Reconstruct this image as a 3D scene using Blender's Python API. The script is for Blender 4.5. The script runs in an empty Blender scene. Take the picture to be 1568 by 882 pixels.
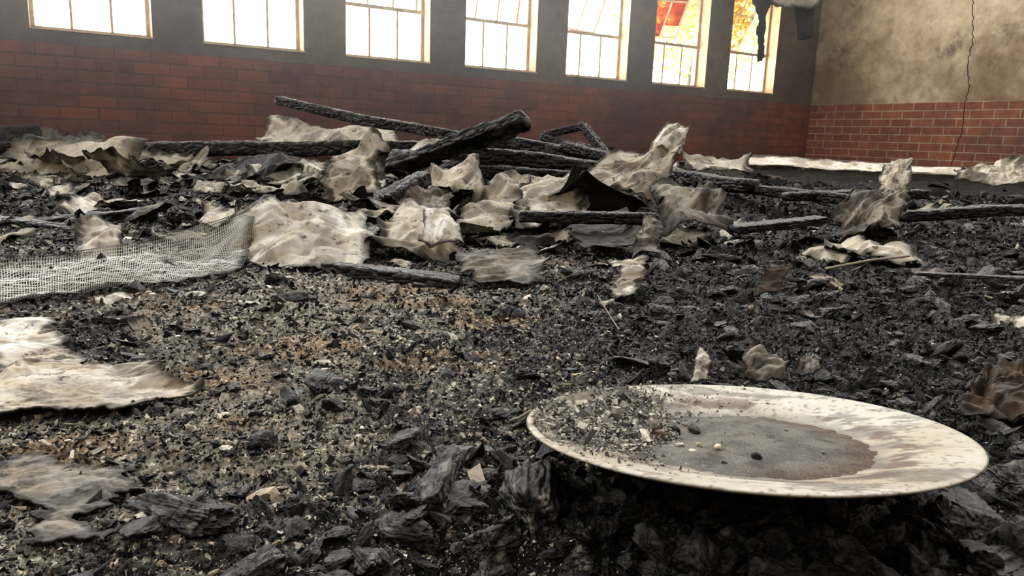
import bpy, bmesh, math, numpy as np
from mathutils import Matrix, Vector
rng = np.random.default_rng(7)
sc = bpy.context.scene
sc.view_settings.view_transform = 'Standard'
try: sc.view_settings.look = 'Medium High Contrast'
except Exception as e: print("look", e)
sc.view_settings.exposure = 0.62

# ------------------------------------------------------------------ camera / survey of the room
EYE = 0.22
F = 1141.0
d1 = np.array([1942., 158., -1141.]); d1 /= np.linalg.norm(d1)
d2 = np.array([-691., 253., -1141.]); d2 -= d1*np.dot(d1, d2); d2 /= np.linalg.norm(d2)
up = np.cross(d1, d2)
RM = np.array([d1, d2, up])
WY = 6.03     # window wall
WX = 7.67     # right wall
def ray(px, py): return RM @ (np.array([px-784., 441.-py, -F])/F)
def P(px, py, d): return ray(px, py)*d + np.array([0, 0, EYE])
def G(px, py, z=0.0):
    r = ray(px, py); return r*((z-EYE)/r[2]) + np.array([0, 0, EYE])
cam = bpy.data.cameras.new("camera"); co = bpy.data.objects.new("camera", cam)
sc.collection.objects.link(co)
m = Matrix([list(RM[0])+[0], list(RM[1])+[0], list(RM[2])+[EYE], [0, 0, 0, 1]])
co.matrix_world = m
cam.sensor_width = 36; cam.lens = F/1568*36; cam.clip_start = 0.01
sc.camera = co

# ------------------------------------------------------------------ numpy noise
def _h(ix, iy, iz, s):
    h = (ix.astype(np.int64)*374761393 + iy.astype(np.int64)*668265263 + iz*1440662683 + s*974634777) & 0xFFFFFFFF
    h = ((h ^ (h >> 13))*1274126177) & 0xFFFFFFFF
    h = h ^ (h >> 16)
    h = (h*2246822519) & 0xFFFFFFFF
    h = h ^ (h >> 15)
    return h.astype(np.float64)/4294967296.0
def vn(x, y, s=0, lin=False):
    x = np.asarray(x, float); y = np.asarray(y, float)
    ix = np.floor(x); iy = np.floor(y); fx = x-ix; fy = y-iy
    if lin: u, v = fx, fy
    else: u = fx*fx*(3-2*fx); v = fy*fy*(3-2*fy)
    a = _h(ix, iy, 0, s); b = _h(ix+1, iy, 0, s); c = _h(ix, iy+1, 0, s); d = _h(ix+1, iy+1, 0, s)
    return ((a*(1-u)+b*u)*(1-v) + (c*(1-u)+d*u)*v)*2-1
def vtri(x, y, s=0):
    """piecewise-planar (triangulated) noise: hard creases like folded paper"""
    ix = np.floor(x); iy = np.floor(y); u = x-ix; v = y-iy
    a = _h(ix, iy, 0, s); b = _h(ix+1, iy, 0, s); c = _h(ix, iy+1, 0, s); d = _h(ix+1, iy+1, 0, s)
    lo = a+(b-a)*u+(d-b)*v; hi = a+(c-a)*v+(d-c)*u
    return np.where(u > v, lo, hi)*2-1
def fbm(x, y, o=4, s=0, g=.5):
    t = 0; a = 1; n = 0
    for i in range(o):
        t = t + a*vn(x*2**i+i*17.3, y*2**i-i*9.1, s+i); n += a; a *= g
    return t/n
def worley(x, y, s=0):
    ix = np.floor(x); iy = np.floor(y)
    f1 = np.full(x.shape, 9.); f2 = np.full(x.shape, 9.); idv = np.zeros(x.shape)
    for a in (-1, 0, 1):
        for b in (-1, 0, 1):
            cx = ix+a; cy = iy+b
            px = cx+_h(cx, cy, 0, s); py = cy+_h(cx, cy, 1, s)
            d = np.hypot(px-x, py-y); c = d < f1
            f2 = np.where(c, f1, np.minimum(f2, d)); idv = np.where(c, _h(cx, cy, 2, s), idv); f1 = np.where(c, d, f1)
    return f1, f2, idv
def vn3(p, s=0):
    i = np.floor(p); f = p-i; f = f*f*(3-2*f); t = 0
    for a in (0, 1):
        for b in (0, 1):
            for c in (0, 1):
                w = (f[:, 0] if a else 1-f[:, 0])*(f[:, 1] if b else 1-f[:, 1])*(f[:, 2] if c else 1-f[:, 2])
                t = t + w*_h(i[:, 0]+a, i[:, 1]+b, (i[:, 2]+c).astype(np.int64), s)
    return t*2-1
def fbm3(p, o=4, s=0):
    t = 0; a = 1; n = 0
    for i in range(o): t = t+a*vn3(p*2**i+i*7.7, s+i); n += a; a *= .5
    return t/n
def sstep(a, b, x):
    t = np.clip((x-a)/(b-a), 0, 1); return t*t*(3-2*t)
def mix(a, b, t):
    a = np.asarray(a, float); b = np.asarray(b, float); t = np.asarray(t)[..., None]
    return a*(1-t)+b*t

# ------------------------------------------------------------------ materials
def newmat(name):
    mt = bpy.data.materials.new(name); mt.use_nodes = True
    nt = mt.node_tree; nt.nodes.clear()
    out = nt.nodes.new('ShaderNodeOutputMaterial'); b = nt.nodes.new('ShaderNodeBsdfPrincipled')
    nt.links.new(b.outputs[0], out.inputs[0]); return mt, nt, b
def N(nt, t, **k):
    n = nt.nodes.new(t)
    for a, v in k.items(): setattr(n, a, v)
    return n
def noise(nt, vec, scale, detail=6, rough=.6):
    n = N(nt, 'ShaderNodeTexNoise'); n.inputs['Scale'].default_value = scale
    n.inputs['Detail'].default_value = detail; n.inputs['Roughness'].default_value = rough
    nt.links.new(vec, n.inputs['Vector']); return n.outputs['Fac']
def ramp(nt, fac, stops):
    r = N(nt, 'ShaderNodeValToRGB'); e = r.color_ramp.elements
    while len(e) < len(stops): e.new(.5)
    for el, (p, c) in zip(e, stops):
        el.position = p; el.color = (*c, 1) if isinstance(c, tuple) else (c, c, c, 1)
    nt.links.new(fac, r.inputs[0]); return r.outputs[0]
def mixc(nt, a, b, fac, mode='MIX'):
    n = N(nt, 'ShaderNodeMix', data_type='RGBA', blend_type=mode)
    def put(s, v):
        if isinstance(v, (tuple, list)): s.default_value = (*v, 1)
        elif isinstance(v, float): s.default_value = v
        else: nt.links.new(v, s)
    put(n.inputs[0], fac); put(n.inputs[6], a); put(n.inputs[7], b); return n.outputs[2]
def debris_mat(name, r0=.35, r1=.8, bscale=300, bstr=.5, bdist=.002, lo=.5, hi=1.5, flecks=0.0, nscale=350, spec=.5, stains=False):
    mt, nt, b = newmat(name)
    tc = N(nt, 'ShaderNodeTexCoord').outputs['Object']
    at = N(nt, 'ShaderNodeAttribute', attribute_name='Col').outputs['Color']
    n1 = noise(nt, tc, nscale, 5, .7)
    c = mixc(nt, at, ramp(nt, n1, [(.3, lo), (.7, hi)]), 1.0, 'MULTIPLY')
    if stains:
        n5 = noise(nt, tc, 40, 7, .72)
        c = mixc(nt, c, (.045, .039, .034), ramp(nt, n5, [(.57, 0.), (.64, .85)]))
        n6 = noise(nt, tc, 22, 6, .7)
        c = mixc(nt, c, ramp(nt, n6, [(.4, (.92, .85, .74)), (.55, (1.05, 1.05, 1.05))]), 1.0, 'MULTIPLY')
    if flecks:
        n2 = noise(nt, tc, nscale*1.4, 2, .5)
        c = mixc(nt, c, (.58, .55, .48), ramp(nt, n2, [(.70-flecks, 0.), (.74-flecks, 1.)]))
    nt.links.new(c, b.inputs['Base Color'])
    n3 = noise(nt, tc, nscale*.4, 3, .6)
    nt.links.new(ramp(nt, n3, [(.35, r0), (.65, r1)]), b.inputs['Roughness'])
    b.inputs['Specular IOR Level'].default_value = spec
    bp = N(nt, 'ShaderNodeBump'); bp.inputs['Strength'].default_value = bstr; bp.inputs['Distance'].default_value = bdist
    nt.links.new(noise(nt, tc, bscale, 6, .7), bp.inputs['Height']); nt.links.new(bp.outputs[0], b.inputs['Normal'])
    return mt
M_ground = debris_mat("burnt_ground", .35, .85, 260, .9, .003, .2, 2.0, .04, 420, .25)
M_char = debris_mat("char", .18, .58, 240, .7, .002, .35, 1.7, 0, 260, .5)
M_chip = debris_mat("chips", .3, .8, 400, .4, .001, .6, 1.4, 0, 300, .25)
M_sheet = debris_mat("scorched_sheet", .5, .8, 60, .10, .003, .88, 1.10, 0, 200, .3, True)
M_net = debris_mat("glass_fibre_strand", .5, .7, 90, .1, .001, .9, 1.1, 0, 100, .4)
M_plate = debris_mat("glazed_ceramic", .38, .6, 60, .05, .001, .93, 1.05, 0, 200, .4)
M_ash = debris_mat("ash", .8, .95, 900, .5, .001, .6, 1.4, .03, 900, .2)

# ------------------------------------------------------------------ mesh builder
def build(name, V, Fc, C=None, mat=None, smooth=True, parent=None):
    V = np.asarray(V, np.float32); Fc = np.asarray(Fc, np.int32)
    me = bpy.data.meshes.new(name); k = Fc.shape[1]
    me.vertices.add(len(V)); me.vertices.foreach_set('co', V.ravel())
    me.loops.add(Fc.size); me.loops.foreach_set('vertex_index', Fc.ravel())
    me.polygons.add(len(Fc)); me.polygons.foreach_set('loop_start', np.arange(0, Fc.size, k, dtype=np.int32))
    me.update(calc_edges=True)
    me.polygons.foreach_set('use_smooth', np.full(len(Fc), smooth))
    if C is not None:
        ca = me.color_attributes.new('Col', 'FLOAT_COLOR', 'POINT')
        ca.data.foreach_set('color', np.concatenate([np.clip(C, 0, 1), np.ones((len(V), 1))], 1).astype(np.float32).ravel())
    if mat: me.materials.append(mat)
    ob = bpy.data.objects.new(name, me); sc.collection.objects.link(ob)
    if parent: ob.parent = parent
    return ob
def gridfaces(nu, nv, wrap=False):
    i = np.arange(nu-1)[:, None]; j = np.arange(nv if wrap else nv-1)[None, :]
    a = i*nv+j; b = i*nv+(j+1) % nv; c = (i+1)*nv+(j+1) % nv; d = (i+1)*nv+j
    return np.stack([a+0*i, b, c, d], -1).reshape(-1, 4)
def boxes(name, lst, mats, parent=None):
    bm = bmesh.new()
    for it in lst:
        x0, x1, y0, y1, z0, z1, mi = it[:7]
        vs = [Vector((x, y, z)) for x in (x0, x1) for y in (y0, y1) for z in (z0, z1)]
        if len(it) > 7: vs = [it[7] @ v for v in vs]
        vs = [bm.verts.new(v) for v in vs]
        for q in ((0, 1, 3, 2), (4, 6, 7, 5), (0, 4, 5, 1), (2, 3, 7, 6), (0, 2, 6, 4), (1, 5, 7, 3)):
            f = bm.faces.new([vs[i] for i in q]); f.material_index = mi
    bmesh.ops.recalc_face_normals(bm, faces=bm.faces)
    me = bpy.data.meshes.new(name); bm.to_mesh(me); bm.free()
    for mt in mats: me.materials.append(mt)
    ob = bpy.data.objects.new(name, me); sc.collection.objects.link(ob)
    if parent: ob.parent = parent
    return ob

# ------------------------------------------------------------------ ground
def polar(px, py):
    g = G(px, py); return math.atan2(g[1], g[0]), math.log(math.hypot(g[0], g[1]))
def blobs(x, y, L):
    a = np.arctan2(y, x); l = np.log(np.hypot(x, y)+1e-6); t = np.zeros(x.shape)
    for px, py, sa, sl, w in L:
        a0, l0 = polar(px, py); t += w*np.exp(-((a-a0)/sa)**2-((l-l0)/sl)**2)
    return t
COAL = [(1000, 850, .35, .22, 1.3), (1450, 780, .3, .3, 1.3), (700, 790, .16, .18, 1.), (1350, 450, .35, .5, .8), (270, 800, .09, .09, .7), (540, 600, .07, .1, .5), (1300, 330, .3, .3, 1.), (150, 330, .2, .15, .6), (900, 300, .2, .2, .5)]
ASH = [(350, 520, .22, .35, .6), (650, 480, .2, .3, .55), (150, 700, .3, .25, .7), (60, 790, .2, .12, .9), (500, 700, .2, .2, .45), (850, 400, .15, .2, .4), (430, 840, .14, .1, .45), (560, 640, .25, .3, .2)]
DARK = [(1400, 430, .32, .5, 1.5), (1150, 500, .25, .35, 1.), (1500, 650, .2, .3, 1.3), (150, 320, .25, .2, .9), (1250, 300, .35, .35, 1.1), (150, 500, .035, .1, 1.), (1050, 800, .35, .22, .7), (1400, 280, .3, .3, .9), (850, 300, .3, .3, .5), (560, 600, .1, .15, .4)]
MOUND = [(790, 285, .20, .20, .085), (100, 285, .28, .2, .03), (1350, 330, .22, .22, .045), (1000, 300, .14, .15, .035), (450, 300, .2, .12, .025)]
def height(x, y):
    r = np.hypot(x, y)
    z = .022*fbm(x*1.4, y*1.4, 3, 1)*sstep(.2, 2, r)*1.2 + .009*fbm(x*7, y*7, 3, 5) + .006*fbm(x*26, y*26, 3, 9)
    z += blobs(x, y, MOUND)
    coal = np.clip(blobs(x, y, COAL), 0, 1)
    wx = x+.01*vn(x*40, y*40, 3); wy = y+.01*vn(x*40, y*40, 4)
    f1, f2, idv = worley(wx*32, wy*32, 21)
    z += (.002+.012*coal)*(np.clip(.75-f1, 0, 1)*(.4+idv)) - .003
    f1, f2, idv = worley(x*110+3*vn(x*60, y*60, 2), y*110, 31)
    z += .0018*(.6-f1)*(.4+idv)*1.6
    f1, f2, idv = worley(x*260, y*260, 33)
    z += .0012*(.6-f1)*(.3+idv)
    z += .0012*fbm(x*260, y*260, 2, 77)
    z += sstep(1.2, 3.5, r)*(.05*np.abs(fbm(x*2.6, y*2.6, 4, 55))+.02*np.abs(fbm(x*9, y*9, 3, 56)))
    return z
def gcolor(x, y):
    ash = .18 + blobs(x, y, ASH) - blobs(x, y, DARK)
    ash = ash + .65*fbm(x*5, y*5, 4, 41)
    f = fbm(x*60, y*60, 4, 43, .7)
    t = sstep(-.05, .95, ash*.75+f*.9)
    c = mix((.0035, .0035, .0036), (.24, .22, .185), t)
    br = sstep(.15, .55, fbm(x*9, y*9, 3, 47))
    c = mix(c, c*np.array([1.2, .95, .72]), br)
    f1, f2, idv = worley(x*190, y*190, 61)
    sp = (idv > .86)*(f1 < .42)*np.clip(.5+ash, .06, 1)
    c = mix(c, mix((.76, .73, .66), (.46, .35, .22), vn(x*300, y*300, 5)*.5+.5), sp*.9)
    return c
A0, A1 = math.radians(5), math.radians(113)
nr, na = 1200, 1250
rr = np.exp(np.linspace(math.log(.17), math.log(10.2), nr)); aa = np.linspace(A0, A1, na)
R_, A_ = np.meshgrid(rr, aa, indexing='ij')
X_ = R_*np.cos(A_); Y_ = R_*np.sin(A_)
X_ = np.minimum(X_, WX-.01).ravel(); Y_ = np.minimum(Y_, WY-.01).ravel()
Z_ = height(X_, Y_)
build("burnt_debris_ground", np.stack([X_, Y_, Z_], 1), gridfaces(nr, na)[:, ::-1], gcolor(X_, Y_), M_ground)

# ------------------------------------------------------------------ room shell
def wallmat(name, ax, brick_top, plaster, bc, dirt):
    mt, nt, b = newmat(name)
    tc = N(nt, 'ShaderNodeTexCoord').outputs['Object']
    sp = N(nt, 'ShaderNodeSeparateXYZ'); nt.links.new(tc, sp.inputs[0])
    cb = N(nt, 'ShaderNodeCombineXYZ'); nt.links.new(sp.outputs[ax], cb.inputs[0]); nt.links.new(sp.outputs[2], cb.inputs[1])
    br = N(nt, 'ShaderNodeTexBrick'); nt.links.new(cb.outputs[0], br.inputs['Vector'])
    br.inputs['Scale'].default_value = 1; br.inputs['Brick Width'].default_value = .232; br.inputs['Row Height'].default_value = .0822
    br.inputs['Mortar Size'].default_value = .006; br.inputs['Mortar Smooth'].default_value = .3
    br.inputs['Color1'].default_value = (*bc[0], 1); br.inputs['Color2'].default_value = (*bc[1], 1)
    br.inputs['Mortar'].default_value = (*bc[2], 1)
    n1 = noise(nt, tc, 1.1, 6, .65); n2 = noise(nt, tc, 9, 8, .7)
    brick = mixc(nt, br.outputs[0], (.05, .04, .04), ramp(nt, n1, [(.42, 0.), (.70, .7)]))
    brick = mixc(nt, brick, ramp(nt, n2, [(.3, .7), (.7, 1.2)]), 1.0, 'MULTIPLY')
    n4 = noise(nt, tc, .8, 6, .62)
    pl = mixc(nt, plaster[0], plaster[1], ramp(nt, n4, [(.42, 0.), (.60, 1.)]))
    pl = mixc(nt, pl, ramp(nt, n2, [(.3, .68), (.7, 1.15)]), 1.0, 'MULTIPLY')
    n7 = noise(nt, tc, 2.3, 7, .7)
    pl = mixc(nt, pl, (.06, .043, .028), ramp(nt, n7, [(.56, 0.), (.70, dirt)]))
    gt = N(nt, 'ShaderNodeMath', operation='GREATER_THAN'); nt.links.new(sp.outputs[2], gt.inputs[0]); gt.inputs[1].default_value = brick_top
    c = mixc(nt, brick, pl, gt.outputs[0])
    nt.links.new(c, b.inputs['Base Color']); b.inputs['Roughness'].default_value = .75
    bp = N(nt, 'ShaderNodeBump'); bp.inputs['Strength'].default_value = .4; bp.inputs['Distance'].default_value = .006
    hh = mixc(nt, br.outputs['Fac'], n2, gt.outputs[0])
    inv = N(nt, 'ShaderNodeMath', operation='MULTIPLY'); nt.links.new(hh, inv.inputs[0]); inv.inputs[1].default_value = -1
    nt.links.new(inv.outputs[0], bp.inputs['Height']); nt.links.new(bp.outputs[0], b.inputs['Normal'])
    return mt
BT = .74
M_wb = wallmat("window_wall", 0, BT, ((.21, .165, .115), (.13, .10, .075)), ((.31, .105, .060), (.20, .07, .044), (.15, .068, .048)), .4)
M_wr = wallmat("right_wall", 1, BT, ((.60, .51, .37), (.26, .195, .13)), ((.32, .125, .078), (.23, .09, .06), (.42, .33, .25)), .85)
def simple(name, col, rough=.6, metal=0, ns=30, var=.3):
    mt, nt, b = newmat(name); tc = N(nt, 'ShaderNodeTexCoord').outputs['Object']
    n1 = noise(nt, tc, ns, 6, .6)
    nt.links.new(mixc(nt, col, ramp(nt, n1, [(.3, 1-var), (.7, 1+var*.5)]), 1.0, 'MULTIPLY'), b.inputs['Base Color'])
    b.inputs['Roughness'].default_value = rough; b.inputs['Metallic'].default_value = metal; return mt
M_reveal = simple("cream_reveal", (.74, .56, .35), .7, 0, 6, .3)  # cream-orange jambs and sill, paler than the wall plaster
M_frame = simple("steel_window_frame", (.54, .43, .28), .5, 0, 12, .4)
M_floor = simple("floor_slab", (.05, .045, .04), .8)
M_ceil = simple("sooted_ceiling", (.05, .045, .04), .9, 0, 3, .5)
XL, YF = -4.5, -3.5
WH = 2.75; SILL = .825; HEAD = 2.08
wins = [(-.133+1.066*i, -.133+1.066*i+.735) for i in range(7)]
L = [(XL, WX+.25, WY, WY+.22, -.15, SILL, 0), (XL, WX+.25, WY, WY+.22, HEAD, WH, 0)]
edges = [(-1.2-1.066*1, -1.2-1.066+.735), (-1.2, -1.2+.735)] + wins
x = XL
for a, b_ in edges:
    L.append((x, a, WY, WY+.22, SILL, HEAD, 0)); x = b_
L.append((x, WX+.25, WY, WY+.22, SILL, HEAD, 0))
for a, b_ in edges:
    L.append((b_-.004, b_, WY+.002, WY+.215, SILL, HEAD, 1)); L.append((a, a+.004, WY+.002, WY+.215, SILL, HEAD, 1))
    L.append((a, b_, WY-.012, WY+.215, SILL-.004, SILL+.008, 1))
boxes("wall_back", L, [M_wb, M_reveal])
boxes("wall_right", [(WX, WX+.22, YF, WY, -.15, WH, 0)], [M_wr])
boxes("wall_left", [(XL-.2, XL, YF, WY+.22, -.15, WH, 0)], [M_wr])
boxes("wall_front", [(XL-.2, WX+.22, YF-.2, YF, -.15, WH, 0)], [M_wb])
boxes("floor", [(XL-.2, WX+.2, YF-.2, WY+.2, -.2, -.06, 0)], [M_floor])
boxes("ceiling", [(6.2, WX+.22, 4.9, WY+.22, WH, WH+.1, 0)], [M_ceil])
def glassmat(name, stops, col, alpha, ns=5):
    mt, nt, b = newmat(name)
    out = [n for n in nt.nodes if n.type == 'OUTPUT_MATERIAL'][0]
    tr = N(nt, 'ShaderNodeBsdfTransparent'); tl = N(nt, 'ShaderNodeBsdfTranslucent'); mx = N(nt, 'ShaderNodeMixShader')
    tc = N(nt, 'ShaderNodeTexCoord').outputs['Object']
    nt.links.new(ramp(nt, noise(nt, tc, ns, 6, .7), stops), tr.inputs[0]); tl.inputs[0].default_value = (*col, 1)
    mx.inputs[0].default_value = alpha
    nt.links.new(tr.outputs[0], mx.inputs[1]); nt.links.new(tl.outputs[0], mx.inputs[2]); nt.links.new(mx.outputs[0], out.inputs[0])
    return mt
# each pane is a thin box, so light crosses two faces: colours are per face
M_red = glassmat("heat_stained_glass", [(.36, (.8, .6, .3)), (.43, (.62, .30, .11)), (.54, (.50, .17, .06)), (.66, (.32, .08, .03))], (.6, .15, .04), .08, 8)
M_yel = glassmat("smoke_yellowed_glass", [(.42, (.95, .9, .75)), (.52, (.62, .48, .22)), (.62, (.50, .28, .10))], (.6, .4, .15), .08, 7)
TR = SILL+.42
for i, (a, b_) in enumerate(wins):
    y0, y1 = WY+.13, WY+.16; w = b_-a
    L = [(a, a+.03, y0, y1, SILL, HEAD, 0), (b_-.03, b_, y0, y1, SILL, HEAD, 0), (a, b_, y0, y1, SILL, SILL+.03, 0), (a, b_, y0, y1, HEAD-.03, HEAD, 0),
         (a, b_, y0-.01, y1, TR-.014, TR+.014, 0)]
    for k in (1, 2): L.append((a+w*k/3-.008, a+w*k/3+.008, y0, y1, SILL, TR, 0))
    ang = [0, 0, 4, 10, 24, 30, 26][i]
    Rm = Matrix.Translation((0, y1, HEAD-.03)) @ Matrix.Rotation(math.radians(ang), 4, 'X') @ Matrix.Rotation(math.radians([0, 0, 0, 1, 3, -4, 5][i]), 4, 'Y') if ang else Matrix.Translation((0, y1, HEAD-.03))
    cx = (a+b_)/2
    Rm = Matrix.Translation((cx, 0, 0)) @ Rm
    hw = w/2-.03; H = HEAD-.03-TR-.01
    for (xa, xb) in ((-hw, -hw+.022), (hw-.022, hw), (-hw/3-.007, -hw/3+.007), (hw/3-.007, hw/3+.007)):
        L.append((xa, xb, -.01, .012, -H, 0, 0, Rm))
    for z in (-H, -H/2, -.02): L.append((-hw, hw, -.01, .012, z, z+.018, 0, Rm))
    mats = [M_frame, M_red, M_yel]
    if i == 5:
        for k in (0, 1, 2): L.append((-hw+k*2*hw/3+.01, -hw+(k+1)*2*hw/3-.01, 0, .003, -H/2+.02, -.02, 1, Rm))
        for k in (0, 1, 2): L.append((-hw+k*2*hw/3+.01, -hw+(k+1)*2*hw/3-.01, 0, .003, -H+.02+(k == 2)*.12, -H/2, 1, Rm))
    if i == 6:
        for k in (0, 1, 2): L.append((-hw+k*2*hw/3+.01, -hw+(k+1)*2*hw/3-.01, 0, .003, -H+.02+(k == 1)*.2, -.02, 2, Rm))
    if i == 4: L.append((-hw+.01, hw-.01, 0, .003, -H/2+.02, -.02, 2, Rm))
    boxes("window_%d" % (i+1), L, mats)

# ------------------------------------------------------------------ sheets
def sheet_arr(c4, nu, nv, amp, freq, s, pal, bow=0.0, dark=.5, tear=.16, curlk=.14):
    bl, br_, tr, tl = [np.asarray(c, float) for c in c4]
    U, V = np.meshgrid(np.linspace(0, 1, nu), np.linspace(0, 1, nv), indexing='ij')
    k_ = 1+tear*.7; u = .5+(U-.5)*k_; v = .5+(V-.5)*k_
    Pt = (bl*((1-u)*(1-v))[..., None]+br_*(u*(1-v))[..., None]+tr*(u*v)[..., None]+tl*((1-u)*v)[..., None])
    n = np.cross(br_-bl, tl-bl); sz = math.sqrt(np.linalg.norm(n)+1e-9); n = n/(np.linalg.norm(n)+1e-9)
    n = n+np.array([0, 0, .5])*np.sign(n[2] if abs(n[2]) > .05 else 1); n /= np.linalg.norm(n)
    LU = np.linalg.norm(br_-bl)/sz; LV = np.linalg.norm(tl-bl)/sz
    ca, sa = math.cos(s*1.3), math.sin(s*1.3); uu, vv = u*LU, v*LV
    ru = uu*ca-vv*sa+s*.37; rv = uu*sa+vv*ca+s*.71
    wx = ru*freq+.3*vn(ru*freq*1.3, rv*freq*1.3, s+8); wy = rv*freq+.3*vn(ru*freq*1.3+5, rv*freq*1.3, s+9)
    h = vtri(wx*.9, wy*.9, s)*.58 + vtri(wx*2.1+3, wy*2.1, s+1)*.32 + vtri(wx*4.7, wy*4.7, s+2)*.16
    if nu > 100: h = h + vtri(wx*9, wy*9, s+3)*.05
    curl = sstep(.75, 1.05, V)*(vn(U*2.5, U*0, s+31)) + sstep(.78, 1.05, U)*(vn(V*2.5, V*0, s+32)) + sstep(.2, -.05, U)*vn(V*2.5, V*0, s+33)
    Pt = Pt + n*(h*amp*sz)[..., None] + n*(bow*sz*np.sin(math.pi*U)*np.sin(math.pi*V*.8+.3))[..., None] + n*(curl*curlk*sz)[..., None]
    Pt = Pt + (np.stack([vtri(wx, wy, s+14), vtri(wx, wy, s+15), 0*wx], -1))*amp*sz*.3
    st = fbm(ru*3, rv*3, 3, s+20, .6); st2 = fbm(ru*6, rv*6, 3, s+25, .6)
    C = mix(pal[0], pal[1], sstep(-.15, .2, st)); C = mix(C, pal[2], dark*sstep(.05, .3, st2+.3*st))
    ed = np.minimum(np.minimum(U*LU, (1-U)*LU), np.minimum(V*LV, (1-V)*LV))
    cut = ed-tear*np.clip(.45+.9*fbm(ru*2.6, rv*2.6, 4, s+40, .55), 0, 1)
    C = mix(C, (.02, .017, .014), .92*sstep(.07, .0, cut+.08*st2))
    Fc = gridfaces(nu, nv)
    if tear > 0: Fc = Fc[(cut.ravel()[Fc] > 0).any(1)]
    return Pt.reshape(-1, 3), Fc, C.reshape(-1, 3)
PALE = ((.58, .55, .48), (.37, .34, .285), (.08, .07, .06))
WHITE = ((.74, .725, .68), (.53, .505, .45), (.14, .12, .10))
GREY = ((.27, .25, .225), (.145, .133, .12), (.022, .021, .02))
BROWN = ((.09, .06, .04), (.05, .036, .026), (.015, .014, .013))
BLK = ((.018, .017, .016), (.010, .0095, .009), (.04, .036, .032))
def sheet(name, c4, amp=.12, freq=4, s=1, pal=PALE, nu=150, nv=110, flat=0., lift=.03, drape=0., **k):
    c4 = [list(c) for c in c4]
    for i in (2, 3):
        if flat:
            r = ray(c4[i][0], c4[i][1])
            if r[2] < -.01: c4[i][2] = c4[i][2]*(1-flat)+flat*min((lift-EYE)/r[2], c4[i][2]*2.0)
    c4 = [P(*c) for c in c4]
    V, Fc, C = sheet_arr(c4, nu, nv, amp, freq, s, pal, **k)
    if drape: V[:, 2] = np.maximum(V[:, 2], height(V[:, 0], V[:, 1])*.5+drape+.003)
    ob = build(name, V, Fc, C, M_sheet, True)
    so = ob.modifiers.new('thickness', 'SOLIDIFY'); so.thickness = .0015; so.offset = 0
    return ob
SN = "crumpled_plasterboard_sheet"
sheet(SN, [(300, 408, 1.25), (552, 434, 1.19), (558, 318, 1.5), (345, 342, 1.45)], .20, 2.2, 3, WHITE, 260, 190, bow=.10, flat=.2)
sheet(SN, [(105, 424, 1.16), (212, 408, 1.2), (198, 350, 1.33), (128, 336, 1.33)], .2, 2, 5, WHITE, bow=.08)
sheet(SN, [(205, 404, 1.3), (330, 396, 1.3), (340, 358, 1.5), (215, 362, 1.5)], .15, 2.4, 6, GREY)
sheet(SN, [(-50, 600, .62), (138, 592, .66), (122, 485, .82), (-50, 478, .83)], .08, 3.2, 8, WHITE, 280, 190, drape=.003, tear=.22)
sheet(SN, [(-50, 672, .55), (300, 616, .62), (285, 548, .69), (-50, 545, .69)], .09, 3.4, 12, PALE, 300, 140, drape=.003, tear=.25)
sheet(SN, [(555, 392, 1.34), (722, 382, 1.38), (715, 316, 1.6), (595, 308, 1.6)], .22, 2.4, 13, PALE, bow=.08, flat=.2)
sheet(SN, [(640, 378, 1.33), (714, 380, 1.34), (692, 324, 1.43), (645, 318, 1.43)], .2, 1.7, 14, WHITE, bow=.14, tear=.08)
sheet(SN, [(490, 322, 2.15), (597, 316, 2.15), (592, 224, 2.4), (495, 228, 2.45)], .24, 2.3, 17, PALE, bow=.12)
sheet(SN, [(395, 224, 3.9), (612, 224, 3.8), (603, 197, 4.0), (422, 186, 4.1)], .10, 2.4, 19, PALE, bow=.05, tear=.08)
sheet(SN, [(250, 312, 2.2), (490, 308, 2.2), (492, 250, 2.5), (370, 254, 2.6)], .18, 2.8, 23, PALE, 220, 130, flat=.1)
sheet(SN, [(370, 290, 2.4), (500, 286, 2.4), (500, 236, 2.7), (400, 240, 2.7)], .18, 2.6, 24, WHITE)
sheet(SN, [(-20, 292, 2.4), (150, 290, 2.5), (160, 254, 2.9), (-20, 250, 2.8)], .09, 2.8, 29, PALE)
sheet(SN, [(130, 294, 2.5), (318, 294, 2.5), (312, 252, 2.9), (118, 252, 2.9)], .10, 3., 33, PALE)
sheet(SN, [(150, 246, 3.5), (200, 244, 3.5), (195, 214, 3.6), (155, 212, 3.6)], .2, 2., 26, BROWN, tear=.08)
sheet(SN, [(60, 222, 4.3), (165, 222, 4.2), (160, 204, 4.3), (70, 200, 4.4)], .12, 2.5, 27, GREY)
sheet(SN, [(645, 302, 2.15), (745, 294, 2.15), (735, 243, 2.35), (660, 250, 2.35)], .24, 2, 31, PALE, bow=.08)
sheet(SN, [(685, 354, 1.65), (800, 347, 1.7), (815, 273, 2.1), (745, 278, 2.1)], .2, 2.7, 37, PALE, flat=.1)
sheet(SN, [(775, 345, 1.7), (900, 330, 1.8), (895, 270, 2.2), (785, 272, 2.1)], .2, 2.7, 39, PALE, flat=.1)
sheet(SN, [(590, 332, 1.9), (690, 324, 1.95), (700, 283, 2.1), (600, 288, 2.1)], .2, 2.5, 38, GREY)
sheet(SN, [(835, 296, 2.15), (1010, 292, 2.2), (1036, 230, 2.45), (930, 238, 2.4)], .16, 2.5, 41, PALE, 200, 120, bow=.06, tear=.1)
sheet(SN, [(985, 240, 2.45), (1042, 240, 2.45), (1058, 194, 2.5), (1018, 190, 2.5)], .16, 1.5, 43, WHITE, bow=.22, tear=.08)
sheet(SN, [(1000, 358, 1.6), (1135, 352, 1.65), (1085, 290, 1.85), (1008, 275, 1.85)], .22, 2.5, 47, GREY, bow=.08)
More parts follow.
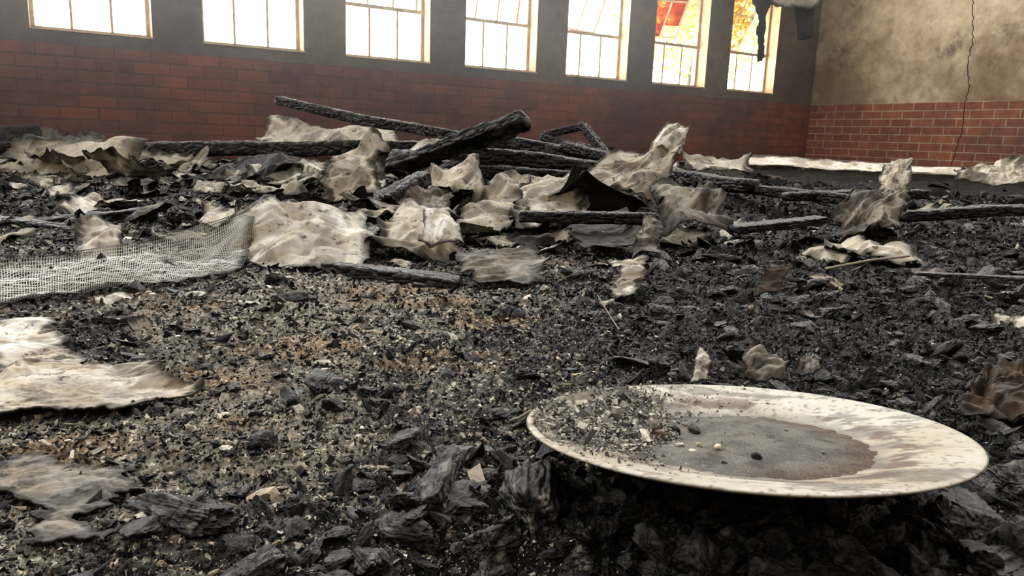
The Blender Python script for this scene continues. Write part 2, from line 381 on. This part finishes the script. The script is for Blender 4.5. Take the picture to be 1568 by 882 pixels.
sheet(SN, [(965, 394, 1.4), (1014, 390, 1.4), (1018, 336, 1.5), (988, 333, 1.5)], .2, 2, 49, GREY, bow=.1, tear=.08)
sheet(SN, [(1275, 368, 1.65), (1387, 360, 1.7), (1387, 306, 1.85), (1300, 306, 1.85)], .24, 2.6, 53, GREY, bow=.05, tear=.22)
sheet(SN, [(1342, 302, 2.3), (1395, 298, 2.3), (1395, 243, 2.4), (1352, 248, 2.4)], .2, 2.2, 57, PALE, bow=.05, tear=.12)
sheet(SN, [(1040, 256, 3.6), (1150, 262, 3.6), (1145, 244, 4.0), (1045, 236, 4.0)], .1, 3, 59, PALE)
sheet(SN, [(1460, 272, 3.2), (1600, 276, 3.2), (1600, 250, 3.5), (1490, 242, 3.5)], .13, 2.9, 60, PALE)
sheet(SN, [(700, 434, 1.14), (838, 430, 1.16), (830, 380, 1.36), (700, 384, 1.36)], .09, 2.8, 61, GREY, flat=.6, drape=.003, tear=.25)
sheet(SN, [(922, 454, 1.05), (985, 448, 1.07), (1005, 392, 1.25), (930, 392, 1.25)], .18, 2.4, 63, PALE, flat=.4, tear=.3)
sheet(SN, [(-30, 850, .385), (190, 822, .40), (215, 716, .49), (-30, 706, .50)], .04, 2.8, 67, GREY, 300, 210, drape=.001, tear=.35)
sheet("burnt_foil_scrap", [(1058, 584, .66), (1088, 582, .66), (1086, 536, .68), (1066, 532, .68)], .2, 2., 71, WHITE, 60, 60, bow=.1, tear=.12)
sheet("burnt_foil_scrap", [(1138, 582, .66), (1210, 578, .67), (1202, 534, .70), (1146, 532, .70)], .26, 3., 73, GREY, 95, 95, bow=.05, tear=.1)
sheet("burnt_foil_scrap", [(1215, 570, .69), (1258, 568, .69), (1256, 541, .71), (1226, 540, .71)], .24, 2.8, 74, GREY, 60, 60, tear=.1)
sheet("charred_cloth", [(1465, 636, .60), (1600, 645, .60), (1600, 560, .68), (1490, 555, .68)], .2, 3.2, 79, BROWN, flat=.5, tear=.25)
sheet("charred_cloth", [(1155, 450, 1.02), (1195, 446, 1.03), (1212, 405, 1.07), (1178, 402, 1.07)], .12, 1.7, 83, BROWN)
sheet("charred_cloth", [(880, 380, 1.45), (985, 378, 1.45), (960, 335, 1.65), (860, 340, 1.65)], .08, 2, 85, BLK, dark=.3, flat=.5)
sheet("fallen_white_board", [(1140, 252, 4.2), (1490, 271, 3.9), (1490, 256, 4.05), (1140, 239, 4.35)], .02, 3, 87, ((.85, .82, .74), (.7, .66, .56), (.25, .2, .16)), tear=.02, curlk=.02)
# mesh netting
c4 = [P(*c) for c in [(-60, 528, .86), (365, 425, 1.18), (392, 362, 1.44), (-60, 440, 1.05)]]
V, Fc, C = sheet_arr(c4, 125, 36, .045, 1.8, 91, ((.80, .79, .76), (.66, .64, .60), (.4, .38, .35)), tear=0.)
V[:, 2] = np.maximum(V[:, 2]+.008, height(V[:, 0], V[:, 1])+.009)
ob = build("fiberglass_mesh_netting", V, Fc, C, M_net)
wf = ob.modifiers.new('strands', 'WIREFRAME'); wf.thickness = .0016; wf.use_even_offset = False; wf.use_boundary = True
# scraps
AV, AF, AC = [], [], []; off = 0
for i in range(700):
    r = math.exp(rng.uniform(math.log(.85), math.log(5.5))); a = math.radians(59)+rng.uniform(-.62, .62)
    if i > 340: r = rng.uniform(1.6, 3.4); a = math.radians(66)+rng.normal(0, .28)
    x, y = r*math.cos(a), r*math.sin(a)
    if y > WY-.3 or x > WX-.3: continue
    s = (.005+.016*r)*rng.lognormal(0, .5)*(.9 if r > 1.3 else .5); th = rng.uniform(0, 6.28)
    e1 = np.array([math.cos(th), math.sin(th), rng.uniform(-.2, .2)])*s; e2 = np.array([-math.sin(th), math.cos(th), rng.uniform(-.3, .9)])*s*rng.uniform(.3, .8)
    z = float(height(np.array([x]), np.array([y]))[0]); c = np.array([x, y, z+s*.15])
    pal = [PALE, GREY, PALE, BLK, GREY, WHITE][rng.integers(0, 6)]
    if a < math.radians(50) and rng.random() < .75:
        continue
    v, f, cc = sheet_arr([c-e1-e2, c+e1-e2, c+e1+e2, c-e1+e2], 20, 16, .24, 1.9, 100+i, pal, bow=rng.uniform(0, .12), tear=.2)
    if len(f) < 4: continue
    AV.append(v); AF.append(f+off); AC.append(cc); off += len(v)
ob = build("scorched_paper_scraps", np.concatenate(AV), np.concatenate(AF), np.concatenate(AC), M_sheet, False)
so = ob.modifiers.new('t', 'SOLIDIFY'); so.thickness = .0015

# ------------------------------------------------------------------ charred timbers
def beam(name, a, b, w, h, s, ash=.35, tip=.6, roll=0., cell=.45):
    p0, p1 = P(*a), P(*b); ln = np.linalg.norm(p1-p0); ax = (p1-p0)/ln
    sd = np.cross(ax, [0, 0, 1]); sd /= np.linalg.norm(sd); u2 = np.cross(sd, ax)
    sd, u2 = sd*math.cos(roll)+u2*math.sin(roll), -sd*math.sin(roll)+u2*math.cos(roll)
    nu = int(min(600, max(80, ln/(w*.05)))); nv = 64
    t = np.linspace(0, 1, nu); q = np.linspace(0, 2*math.pi, nv, endpoint=False)
    T, Q = np.meshgrid(t, q, indexing='ij')
    cq, sq = np.cos(Q), np.sin(Q); k = (np.abs(cq)**7+np.abs(sq)**7)**(-1/7)
    cx = cq*k*w/2; cy = sq*k*h/2
    per = Q/(2*math.pi)*2*(w+h)
    f1, f2, idv = worley(T*ln/(w*cell)*.8+.3*vn(T*50, Q*2, s), per/(w*cell), s)
    crack = np.exp(-(f2-f1)*9)
    sc_ = 1 - .18*crack - .10*(1-idv) + .12*fbm(T*ln/w*.6, cq*1.3+5, 3, s+2)*1.2 + .05*fbm(T*ln/w*3, per/w*6, 3, s+4)
    endk = np.minimum(sstep(-.001, .012*tip+.02, T), sstep(1.001, 1-.012*tip-.02, T))
    sc_ = sc_*(.35+.65*endk**.4)
    wob = .12*w
    ox = wob*fbm(T*ln*1.5, T*0+s, 3, s+6)*2; oy = wob*fbm(T*ln*1.5+9, T*0+s, 3, s+7)*2
    V = p0+(T*ln)[..., None]*ax+(cx*sc_+ox)[..., None]*sd+(cy*sc_+oy)[..., None]*u2
    g = sstep(.1, .6, fbm(T*ln/w*1.5, per/w*2, 4, s+9, .7)+.2)*ash
    C = mix((.006, .006, .0065), (.15, .14, .13), g*(1-crack)); C = mix(C, (.003, .003, .003), crack*.8)
    V = V.reshape(-1, 3); C = C.reshape(-1, 3); Fc = gridfaces(nu, nv, True)
    n0 = len(V); V = np.concatenate([V, [V[:nv].mean(0)], [V[n0-nv:n0].mean(0)]]); C = np.concatenate([C, C[:1], C[-1:]])
    j = np.arange(nv)
    caps = np.stack([j[::2]*0+n0, (j[::2]+2) % nv, j[::2]+1, j[::2]], 1)
    caps1 = np.stack([j[::2]*0+n0+1, n0-nv+j[::2], n0-nv+j[::2]+1, n0-nv+(j[::2]+2) % nv], 1)
    return build(name, V, np.concatenate([Fc, caps, caps1]), C, M_char)
BN = "charred_timber"
beam(BN, (-60, 226, 4.2), (655, 230, 3.3), .085, .075, 201)
beam(BN, (424, 156, 3.5), (722, 212, 2.95), .05, .045, 202, .6)
beam(BN, (600, 262, 2.7), (808, 186, 2.45), .085, .05, 203, .7, roll=.5)
beam(BN, (735, 214, 2.9), (965, 252, 2.7), .08, .06, 204, .5)
beam(BN, (720, 240, 2.6), (935, 266, 2.5), .08, .055, 205, .2)
beam(BN, (640, 255, 2.9), (800, 232, 3.0), .09, .07, 206, .2)
beam(BN, (545, 330, 1.95), (650, 272, 2.2), .06, .045, 207, .3)
beam(BN, (795, 334, 1.68), (1010, 338, 1.62), .04, .028, 208, .2)
beam(BN, (605, 240, 3.0), (700, 262, 2.6), .10, .07, 209, .2)
beam(BN, (-60, 212, 4.3), (62, 207, 4.6), .14, .12, 210, .3)
beam(BN, (830, 207, 3.0), (897, 192, 2.9), .03, .03, 211, .2)
beam(BN, (890, 190, 2.9), (930, 236, 2.8), .035, .03, 212, .2)
beam(BN, (828, 210, 3.0), (925, 232, 2.8), .03, .03, 213, .2)
beam(BN, (500, 403, 1.24), (700, 430, 1.15), .05, .024, 214, .45)
beam(BN, (1020, 266, 3.0), (1150, 290, 2.5), .07, .05, 215, .2)
beam(BN, (60, 348, 1.7), (240, 325, 1.85), .05, .03, 216, .2)
beam(BN, (-40, 332, 1.75), (130, 356, 1.6), .05, .03, 217, .2)
beam(BN, (1200, 304, 2.3), (1420, 296, 2.5), .05, .03, 218, .2)
beam(BN, (1400, 417, 1.25), (1620, 427, 1.15), .022, .007, 219, .9)
beam(BN, (1120, 350, 1.65), (1260, 335, 1.8), .05, .02, 220, .2)
beam(BN, (640, 300, 2.2), (760, 290, 2.3), .05, .04, 221, .2)
beam(BN, (700, 262, 2.45), (990, 280, 2.4), .06, .045, 222, .3)
beam(BN, (620, 285, 2.35), (740, 236, 2.6), .05, .04, 223, .4)
beam(BN, (860, 222, 2.75), (1000, 262, 2.5), .05, .04, 224, .3)
beam(BN, (1080, 280, 2.7), (1330, 312, 2.2), .05, .035, 225, .2)
beam(BN, (1380, 330, 1.9), (1600, 318, 2.0), .05, .03, 226, .2)
def stick(name, pts, rad, col, mat=None):
    cu = bpy.data.curves.new(name, 'CURVE'); cu.dimensions = '3D'; cu.bevel_depth = rad; cu.bevel_resolution = 2
    sp = cu.splines.new('POLY'); sp.points.add(len(pts)-1)
    for p, q in zip(sp.points, pts): p.co = (*q, 1)
    cu.materials.append(simple(name+"_mat", col, .7)); ob = bpy.data.objects.new(name, cu); sc.collection.objects.link(ob); return ob
stick("scorched_twig", [P(1262, 412, 1.3), P(1330, 399, 1.36), P(1392, 392, 1.4)], .0025, (.4, .36, .27))
stick("scorched_twig", [P(915, 452, 1.02), P(935, 485, .95), P(948, 505, .9)], .0006, (.4, .35, .28))
stick("scorched_twig", [P(770, 648, .60), P(795, 640, .6), P(815, 628, .6)], .0015, (.35, .32, .27))

# ------------------------------------------------------------------ plate pose (needed to keep coals clear of it)
vh = np.array([376., -236., -1141.]); dep = .481; vh /= np.linalg.norm(vh)
a_ = np.array([math.cos(math.radians(5.2)), -math.sin(math.radians(5.2)), 0]); a_ -= vh*np.dot(a_, vh); a_ /= np.linalg.norm(a_)
u_ = np.cross(a_, vh); u_ *= np.sign(u_[1]); th = math.radians(14.2)
n_ = -vh*math.sin(th)+u_*math.cos(th); f_ = np.cross(n_, a_)
W3 = RM @ np.stack([a_, f_, n_], 1)
pc = P(1130, 654, dep)
def plate_gap(x, y):
    """height of the plate's underside above the rubble at x, y (inf outside the plate)"""
    n = W3[:, 2]; z = pc[2]-(n[0]*(x-pc[0])+n[1]*(y-pc[1]))/n[2]-.015
    return np.where(np.hypot(x-pc[0], y-pc[1]) < .152, z-height(x, y), 9.)

# ------------------------------------------------------------------ scattered rubble (massed)
def ico(sub):
    bm = bmesh.new(); bmesh.ops.create_icosphere(bm, subdivisions=sub, radius=1)
    v = np.array([p.co[:] for p in bm.verts]); f = np.array([[q.index for q in fc.verts] for fc in bm.faces]); bm.free(); return v, f
def randrot(n, tilt=1.):
    q = rng.normal(size=(n, 4)); q[:, 1:3] *= tilt; q /= np.linalg.norm(q, axis=1)[:, None]
    w, x, y, z = q.T
    return np.stack([1-2*(y*y+z*z), 2*(x*y-z*w), 2*(x*z+y*w), 2*(x*y+z*w), 1-2*(x*x+z*z), 2*(y*z-x*w), 2*(x*z-y*w), 2*(y*z+x*w), 1-2*(x*x+y*y)], 1).reshape(n, 3, 3)
def scatter(name, Pn, S, C, kind, mat, jit=.35, tilt=.5, parent=None, smooth=False):
    if kind == 'box':
        bv = np.array([[x, y, z] for x in (-1, 1) for y in (-1, 1) for z in (-1, 1)], float)*.6
        bf = np.array([(0, 1, 3, 2), (4, 6, 7, 5), (0, 4, 5, 1), (2, 3, 7, 6), (0, 2, 6, 4), (1, 5, 7, 3)])
    else: bv, bf = ico(kind)
    n = len(Pn); nb = len(bv)
    v = bv[None]*(1+jit*rng.normal(size=(n, nb, 1))*.5)+jit*.4*rng.normal(size=(n, nb, 3))
    v = v*S[:, None, :]; v = np.einsum('nij,nkj->nki', randrot(n, tilt), v)+Pn[:, None, :]
    f = bf[None]+(np.arange(n)*nb)[:, None, None]
    return build(name, v.reshape(-1, 3), f.reshape(-1, bf.shape[1]), np.repeat(C, nb, 0), mat, smooth, parent)
def chunk(bv, s, ash):
    """broken charcoal: random convex fracture planes + wood-grain splits along x"""
    rg = np.random.default_rng(s); npl = rg.integers(10, 17)
    nn = rg.normal(size=(npl, 3)); nn /= np.linalg.norm(nn, axis=1)[:, None]; dd = rg.uniform(.62, 1.0, npl)
    pr = bv @ nn.T; rad = np.where(pr > .05, dd[None]/np.maximum(pr, .05), 9).min(1); rad = np.minimum(rad, 1.3)
    p = bv*rad[:, None]
    g = vn(p[:, 1]*5+.6*vn(p[:, 0]*1.2, p[:, 2]*3, s), p[:, 2]*5+.6*vn(p[:, 0]*1.2, p[:, 1]*3, s+1), s+2)
    split = np.exp(-np.abs(g)*9); xc = vn(p[:, 0]*3.1+s, p[:, 0]*0+.3*vn(p[:, 1]*3, p[:, 2]*3, s+6), s+4); cross = np.exp(-np.abs(xc)*14)
    p = p*(1-.10*split-.09*cross+.20*fbm3(bv*2+s, 3, s)+.07*fbm3(bv*9+s, 3, s+5))[:, None]
    a = sstep(-.05, .45, fbm3(bv*2.5+s*.3, 5, s+9)+.0)*ash
    C = mix((.005, .005, .0054), (.24, .225, .20), a*(1-split)); C = mix(C, (.002, .002, .002), np.clip(split*.6+cross*.5, 0, 1))
    return p, C
def coals(name, Pn, S, sub, ash=.5, nvar=14, tilt=.6, seed=700):
    bv, bf = ico(sub); R = [chunk(bv, seed+k, ash) for k in range(nvar)]
    VV = np.array([r[0] for r in R]); CC = np.array([r[1] for r in R]); n = len(Pn); w = rng.integers(0, nvar, n)
    v = VV[w]*S[:, None, :]; v = np.einsum('nij,nkj->nki', randrot(n, tilt), v)+Pn[:, None, :]
    f = bf[None]+(np.arange(n)*len(bv))[:, None, None]
    return build(name, v.reshape(-1, 3), f.reshape(-1, 3), (CC[w]*rng.uniform(.6, 1.5, (n, 1, 1))).reshape(-1, 3), M_char, False)
def place(n, r0, r1, spread=.70):
    r = np.exp(rng.uniform(math.log(r0), math.log(r1), n)); a = math.radians(59)+rng.uniform(-spread, spread, n)
    x, y = r*np.cos(a), r*np.sin(a); k = (x < WX-.1) & (y < WY-.1); return x[k], y[k], r[k]
def chipcol(x, y, pale):
    n = len(x); dk = blobs(x, y, DARK); t = rng.random(n) < pale*np.clip(1.1-.95*dk, .05, 1)
    c0 = np.array([.007, .007, .0073])*rng.uniform(.4, 2.6, (n, 1)); g = rng.random((n, 1))
    c1 = (np.array([.76, .73, .66])*g+np.array([.38, .30, .20])*(1-g))*rng.uniform(.25, 1.25, (n, 1))
    return np.where(t[:, None], c1, c0)
x, y, r = place(180000, .33, 4.5)
s = (.0003+.0008*r)*rng.lognormal(0, .6, len(x))
scatter("ash_flakes", np.stack([x, y, height(x, y)+s*.3], 1), s[:, None]*np.stack([rng.uniform(.6, 2.2, len(x)), rng.uniform(.5, 1, len(x)), rng.uniform(.12, .5, len(x))], 1), chipcol(x, y, .30), 'box', M_chip)
x, y, r = place(8000, .33, 5.)
s = (.0006+.0024*r)*rng.lognormal(0, .55, len(x))
scatter("charcoal_rubble", np.stack([x, y, height(x, y)+s*.1], 1), s[:, None]*np.stack([rng.uniform(.8, 2.1, len(x)), rng.uniform(.5, 1, len(x)), rng.uniform(.2, .6, len(x))], 1), chipcol(x, y, .12), 1, M_char, .3)
x, y, r = place(5600, .34, 3.6)
k = rng.random(len(x)) < np.clip(blobs(x, y, COAL)*.5, .02, 1); x, y, r = x[k], y[k], r[k]
s = .0054*np.clip(rng.lognormal(0, .5, len(x)), .3, 2.1)*(.65+.7*r)
k = plate_gap(x, y) > s*2.3; x, y, r, s = x[k], y[k], r[k], s[k]
coals("charcoal_lumps", np.stack([x, y, height(x, y)+s*.1], 1), s[:, None]*np.stack([rng.uniform(1., 2., len(x)), rng.uniform(.6, 1, len(x)), rng.uniform(.4, .7, len(x))], 1), 4, .35, tilt=.3)
iv, if_ = ico(6)
def lump(px, py, z, sx, sy, sz, rot, s, ash=.5):
    p, C = chunk(iv, s, ash); p = p*np.array([sx, sy, sz])
    ca, sa = math.cos(rot), math.sin(rot); p = np.stack([p[:, 0]*ca-p[:, 1]*sa, p[:, 0]*sa+p[:, 1]*ca, p[:, 2]+.12*p[:, 0]*math.sin(s*1.7)], 1)+G(px, py, z)
    return p, C
AV, AF, AC = [], [], []; off = 0
for i, a in enumerate([(665, 765, .007, .030, .016, .016, 1.2), (825, 775, .010, .036, .019, .017, .95), (275, 790, .004, .035, .017, .011, 2.1), (500, 592, .004, .034, .015, .012, 1.0),
                       (610, 680, .002, .016, .010, .007, .2), (1000, 785, .006, .03, .018, .012, .3), (1110, 810, .006, .022, .016, .012, 1.1), (1290, 830, .006, .032, .018, .012, .2), (1490, 800, .005, .032, .02, .012, .7),
                       (1530, 860, .006, .032, .02, .012, .1), (930, 770, .006, .024, .015, .012, 1.7), (700, 700, .002, .018, .012, .007, .8), (1400, 800, .005, .03, .02, .012, .8), (1170, 790, .004, .03, .016, .010, 0.), (900, 850, .004, .02, .014, .010, .5),
                       (1420, 860, .004, .02, .015, .010, .9), (400, 870, .002, .02, .012, .008, .4), (560, 860, .002, .018, .01, .007, 1.4), (1560, 740, .004, .03, .02, .010, .4), (1050, 860, .004, .016, .012, .009, 2.4), (760, 830, .004, .02, .013, .010, .3)]):
    p, C = lump(*a, 300+i, .6); AV.append(p); AC.append(C); AF.append(if_+off); off += len(p)
build("charred_wood_lumps", np.concatenate(AV), np.concatenate(AF), np.concatenate(AC), M_char)

# ------------------------------------------------------------------ plate
plate = bpy.data.objects.new("dinner_plate", None); sc.collection.objects.link(plate)
plate.matrix_world = Matrix([list(W3[0])+[pc[0]], list(W3[1])+[pc[1]], list(W3[2])+[pc[2]], [0, 0, 0, 1]])
prof = np.array([(0, -.011), (.055, -.011), (.078, -.014), (.083, -.013), (.09, -.010), (.11, -.0055), (.130, -.0015), (.1355, -.0002), (.137, .0012), (.1362, .0024), (.134, .0026), (.128, .0016), (.112, -.0015), (.096, -.0045), (.088, -.0075), (.08, -.0090), (.06, -.0092), (0, -.0092)])
seg = np.r_[0, np.cumsum(np.hypot(*np.diff(prof, axis=0).T))]; ts = np.linspace(0, seg[-1], 170)
pr = np.interp(ts, seg, prof[:, 0]); pz = np.interp(ts, seg, prof[:, 1]); k5 = np.ones(5)/5
pz[3:-3] = np.convolve(pz, k5, 'same')[3:-3]
q = np.linspace(0, 2*math.pi, 720, endpoint=False); PR, Q = np.meshgrid(pr, q, indexing='ij'); PZ = np.repeat(pz[:, None], 720, 1)
px_, py_ = PR*np.cos(Q), PR*np.sin(Q)
base = mix((.50, .475, .41), (.39, .345, .26), sstep(-.2, .5, fbm(px_*14, py_*14, 4, 401)))
st = fbm(px_*26, py_*60, 5, 403, .7)
ring = np.exp(-((PR-.096)/.012)**2)
brown = np.clip(sstep(.0, .22, st+.42*ring-.17)*(.3+.9*ring), 0, 1)
base = mix(base, (.12, .07, .05), brown*.9)
sm = sstep(.10, .3, fbm(px_*20+7, py_*70, 5, 407, .65)+.12*(px_ > 0)*ring)
base = mix(base, (.09, .075, .06), sm*.65)
spk = sstep(.25, .42, fbm(px_*260, py_*260, 3, 437, .7)); base = mix(base, (.09, .07, .05), spk*.7)
base = mix(base, (.24, .22, .19), .85*sstep(-.03, -.10, px_)*sstep(-.45, .2, fbm(px_*50, py_*50, 4, 409))*sstep(.134, .126, PR))
base = mix(base, (.14, .125, .11), .9*sstep(.094, .074, PR+.018*fbm(px_*40, py_*40, 4, 431)))
base = mix(base, (.10, .07, .045), .55*sstep(.1355, .1372, PR))
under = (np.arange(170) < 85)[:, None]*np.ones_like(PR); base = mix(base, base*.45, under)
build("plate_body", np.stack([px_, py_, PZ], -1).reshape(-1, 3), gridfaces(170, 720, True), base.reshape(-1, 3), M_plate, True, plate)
nr2, nq2 = 90, 360
rp = np.linspace(0, 1, nr2); q = np.linspace(0, 2*math.pi, nq2, endpoint=False); RR, QQ = np.meshgrid(rp, q, indexing='ij')
rad = .080*(1+.10*fbm(np.cos(QQ)*1.5, np.sin(QQ)*1.5, 3, 411)+.12*fbm(np.cos(QQ)*7, np.sin(QQ)*7, 3, 412, .7))
ax_, ay_ = .006+RR*rad*np.cos(QQ), -.003+RR*rad*np.sin(QQ)
az = -.0096+.0030*(1-RR**4)+.0007*fbm(ax_*160, ay_*160, 3, 413)*(1-RR**4)+.0015*sstep(.93, 1, RR)*sstep(.078, .09, np.hypot(ax_, ay_))
c = mix((.12, .115, .108), (.19, .18, .165), sstep(-.4, .4, fbm(ax_*60, ay_*60, 4, 414))); c = mix(c, (.12, .075, .055), sstep(.55, 1, RR)*.8*sstep(-.02, .05, ax_)); c = mix(c, (.06, .05, .045), .5*sstep(.2, .5, fbm(ax_*90, ay_*90, 3, 416)))
build("ash_pool", np.stack([ax_, ay_, az], -1).reshape(-1, 3), gridfaces(nr2, nq2, True), c.reshape(-1, 3), M_ash, True, plate)
def heap(x, y):
    return .009*np.exp(-((x+.092)/.034)**2-((y-.008)/.066)**2)*(1+.6*fbm(x*60, y*60, 3, 430))+.006*np.exp(-((x+.05)/.012)**2-((y+.012)/.016)**2)
def bowl(x, y): return np.interp(np.hypot(x, y), [0, .08, .088, .096, .112, .134], [-.0092, -.009, -.0075, -.0045, -.0015, .0026])
n = 34000; x = rng.normal(-.078, .036, n); y = rng.normal(.006, .054, n); k = (np.hypot(x, y) < .133) & (rng.random(n) < .10+heap(x, y)/.010); x, y = x[k], y[k]
z = bowl(x, y)+heap(x, y); s = .00048*rng.lognormal(0, .7, len(x))
g = rng.random((len(x), 1)); C = np.where(rng.random((len(x), 1)) < .72, np.array([.60, .555, .48])*g+.08, np.array([.04, .037, .034])+.08*g)
scatter("ash_heap_crumbs", np.stack([x, y, z+.0003], 1), s[:, None]*np.stack([rng.uniform(.8, 2.2, len(x)), rng.uniform(.6, 1.1, len(x)), rng.uniform(.3, .8, len(x))], 1), C, 'box', M_chip, parent=plate)
gx, gy = np.meshgrid(np.linspace(-.134, -.025, 160), np.linspace(-.10, .11, 240), indexing='ij')
gz = bowl(gx, gy)+heap(gx, gy)-.0012+.0008*fbm(gx*260, gy*260, 3, 420)
gk = mix((.10, .09, .08), (.42, .38, .32), sstep(-.2, .45, fbm(gx*220, gy*220, 3, 421)))
inside = np.hypot(gx, gy) < .132
fc = gridfaces(160, 240); ok = inside.ravel()[fc].all(1)
build("ash_heap", np.stack([gx, gy, gz], -1).reshape(-1, 3), fc[ok][:, ::-1], gk.reshape(-1, 3), M_chip, True, plate)
x = np.array([-.052, -.046, -.040, -.028, -.022, .012, -.01, .03, -.035, .05]); y = np.array([-.012, -.02, .0, .004, -.03, -.045, -.034, .03, .02, -.02])
s = np.array([.008, .005, .004, .0045, .002, .003, .0035, .0012, .002, .0015]); Cc = np.array([[.08, .06, .05], [.12, .08, .06], [.04, .04, .04], [.04, .035, .03], [.5, .45, .35], [.03, .03, .03], [.6, .5, .38], [.3, .3, .3], [.4, .36, .3], [.3, .3, .3]])
scatter("plate_crumbs", np.stack([x, y, -.0068+s*.4], 1), s[:, None]*np.array([[1.2, .8, .6]]), Cc, 2, M_chip, .16, parent=plate)
# charcoal bed carrying the plate
n = 260; t = rng.uniform(0, 6.283, n); q = .125*np.sqrt(rng.random(n)); loc = np.stack([q*np.cos(t), q*np.sin(t), np.full(n, -.022)], 1)
wp = loc @ W3.T+pc; hz = height(wp[:, 0], wp[:, 1])
gap = wp[:, 2]-hz
s = np.clip(gap*.40, .003, .011)*rng.uniform(.8, 1.05, n); wp[:, 2] = hz+rng.uniform(.1, .75, n)*np.clip(gap-s, 0, 1)
coals("charcoal_bed", wp, s[:, None]*np.stack([rng.uniform(.9, 1.4, n), rng.uniform(.7, 1, n), rng.uniform(.6, .8, n)], 1), 4, .2, seed=800)

# ------------------------------------------------------------------ hanging rags, wall crack
def rag(name, c4, s, pal, **k):
    return sheet(name, c4, .08, 2.0, s, pal, 60, 70, tear=.1, **k)
rag("hanging_burnt_rag", [(1158, 88, 7.5), (1172, 84, 7.5), (1200, -134, 7.5), (1148, -134, 7.5)], 501, BLK)
rag("hanging_burnt_rag", [(1218, 58, 7.6), (1248, 52, 7.6), (1258, -134, 7.6), (1200, -134, 7.6)], 502, BLK)
sheet("hanging_gypsum_panel", [(1178, 8, 7.4), (1252, 16, 7.5), (1262, -110, 7.5), (1170, -110, 7.4)], .05, 2, 503, ((.4, .38, .34), (.3, .27, .22), (.12, .1, .09)), tear=.05)
def onwall(px, py, xw): r = ray(px, py); return r*(xw/r[0])+np.array([0, 0, EYE])
ck = [(1492, -60), (1489, 20), (1491, 50), (1483, 95), (1484, 130), (1477, 165), (1474, 200), (1462, 235), (1452, 268)]
yy = np.arange(-60, 268, 4.); xx = np.interp(yy, [c[1] for c in ck], [c[0] for c in ck])+rng.normal(0, 1.3, len(yy))
stick("wall_crack", [onwall(a, b, WX+.001) for a, b in zip(xx, yy)], .0045, (.012, .010, .009))
# tree outside
tree = bpy.data.objects.new("tree", None); sc.collection.objects.link(tree)
n = 7000; ctr = np.array([10.2, 10.6, 2.9]); pts = rng.normal(size=(n, 3)); pts /= np.linalg.norm(pts, axis=1)[:, None]; pts *= (rng.random((n, 1))**.5)*np.array([2.0, 1.3, 1.7]); pts += ctr
pts += .3*np.stack([vn3(pts*1.5, 3), vn3(pts*1.5, 4), vn3(pts*1.5, 5)], 1)
col = np.where(rng.random((n, 1)) < .5, np.array([.50, .58, .14]), np.array([.7, .6, .25]))
mt, nt, b = newmat("leaves"); at = N(nt, 'ShaderNodeAttribute', attribute_name='Col').outputs['Color']; nt.links.new(at, b.inputs['Base Color']); b.inputs['Roughness'].default_value = .6
sc_ = np.tile([[.05, .035, .004]], (n, 1)); scatter("leaves", pts, sc_, col, 'box', mt, .1, 1., parent=tree)
cu = bpy.data.curves.new("trunk", 'CURVE'); cu.dimensions = '3D'; cu.bevel_depth = .1; sp = cu.splines.new('POLY'); sp.points.add(2)
for p_, q_ in zip(sp.points, [(10.2, 10.6, -.2), (10.15, 10.65, 1.4), (10.3, 10.5, 3.0)]): p_.co = (*q_, 1)
cu.materials.append(simple("bark", (.1, .07, .05))); tk = bpy.data.objects.new("trunk", cu); sc.collection.objects.link(tk); tk.parent = tree

# thin scatter volume added to imitate lens glare veiling the window wall
hz_ = boxes("glare_haze", [(XL+.05, 5.2, 3.1, WY-.02, .12, WH-.02, 0)], [])
mt = bpy.data.materials.new("glare_scatter"); mt.use_nodes = True; nt = mt.node_tree; nt.nodes.clear()
out = N(nt, 'ShaderNodeOutputMaterial'); vs = N(nt, 'ShaderNodeVolumeScatter'); vs.inputs['Color'].default_value = (.88, .93, 1, 1)
vs.inputs['Density'].default_value = .032; vs.inputs['Anisotropy'].default_value = .65; nt.links.new(vs.outputs[0], out.inputs['Volume'])
hz_.data.materials.append(mt)

# ------------------------------------------------------------------ world: overcast sky, brighter on the window side
w = bpy.data.worlds.new("overcast"); sc.world = w; w.use_nodes = True; nt = w.node_tree; nt.nodes.clear()
out = nt.nodes.new('ShaderNodeOutputWorld'); bg = nt.nodes.new('ShaderNodeBackground'); tc = nt.nodes.new('ShaderNodeTexCoord')
sp = nt.nodes.new('ShaderNodeSeparateXYZ'); nt.links.new(tc.outputs['Generated'], sp.inputs[0])
r1 = ramp(nt, sp.outputs[2], [(.0, (1., .98, .93)), (.35, (.63, .615, .585)), (.75, (.165, .16, .153))])
mr = N(nt, 'ShaderNodeMapRange'); nt.links.new(sp.outputs[1], mr.inputs[0]); mr.inputs[1].default_value = -.5; mr.inputs[2].default_value = .5; mr.inputs[3].default_value = .18; mr.inputs[4].default_value = 1.
c = mixc(nt, r1, mr.outputs[0], 1.0, 'MULTIPLY')
nt.links.new(c, bg.inputs[0]); bg.inputs[1].default_value = 6.2; nt.links.new(bg.outputs[0], out.inputs[0])
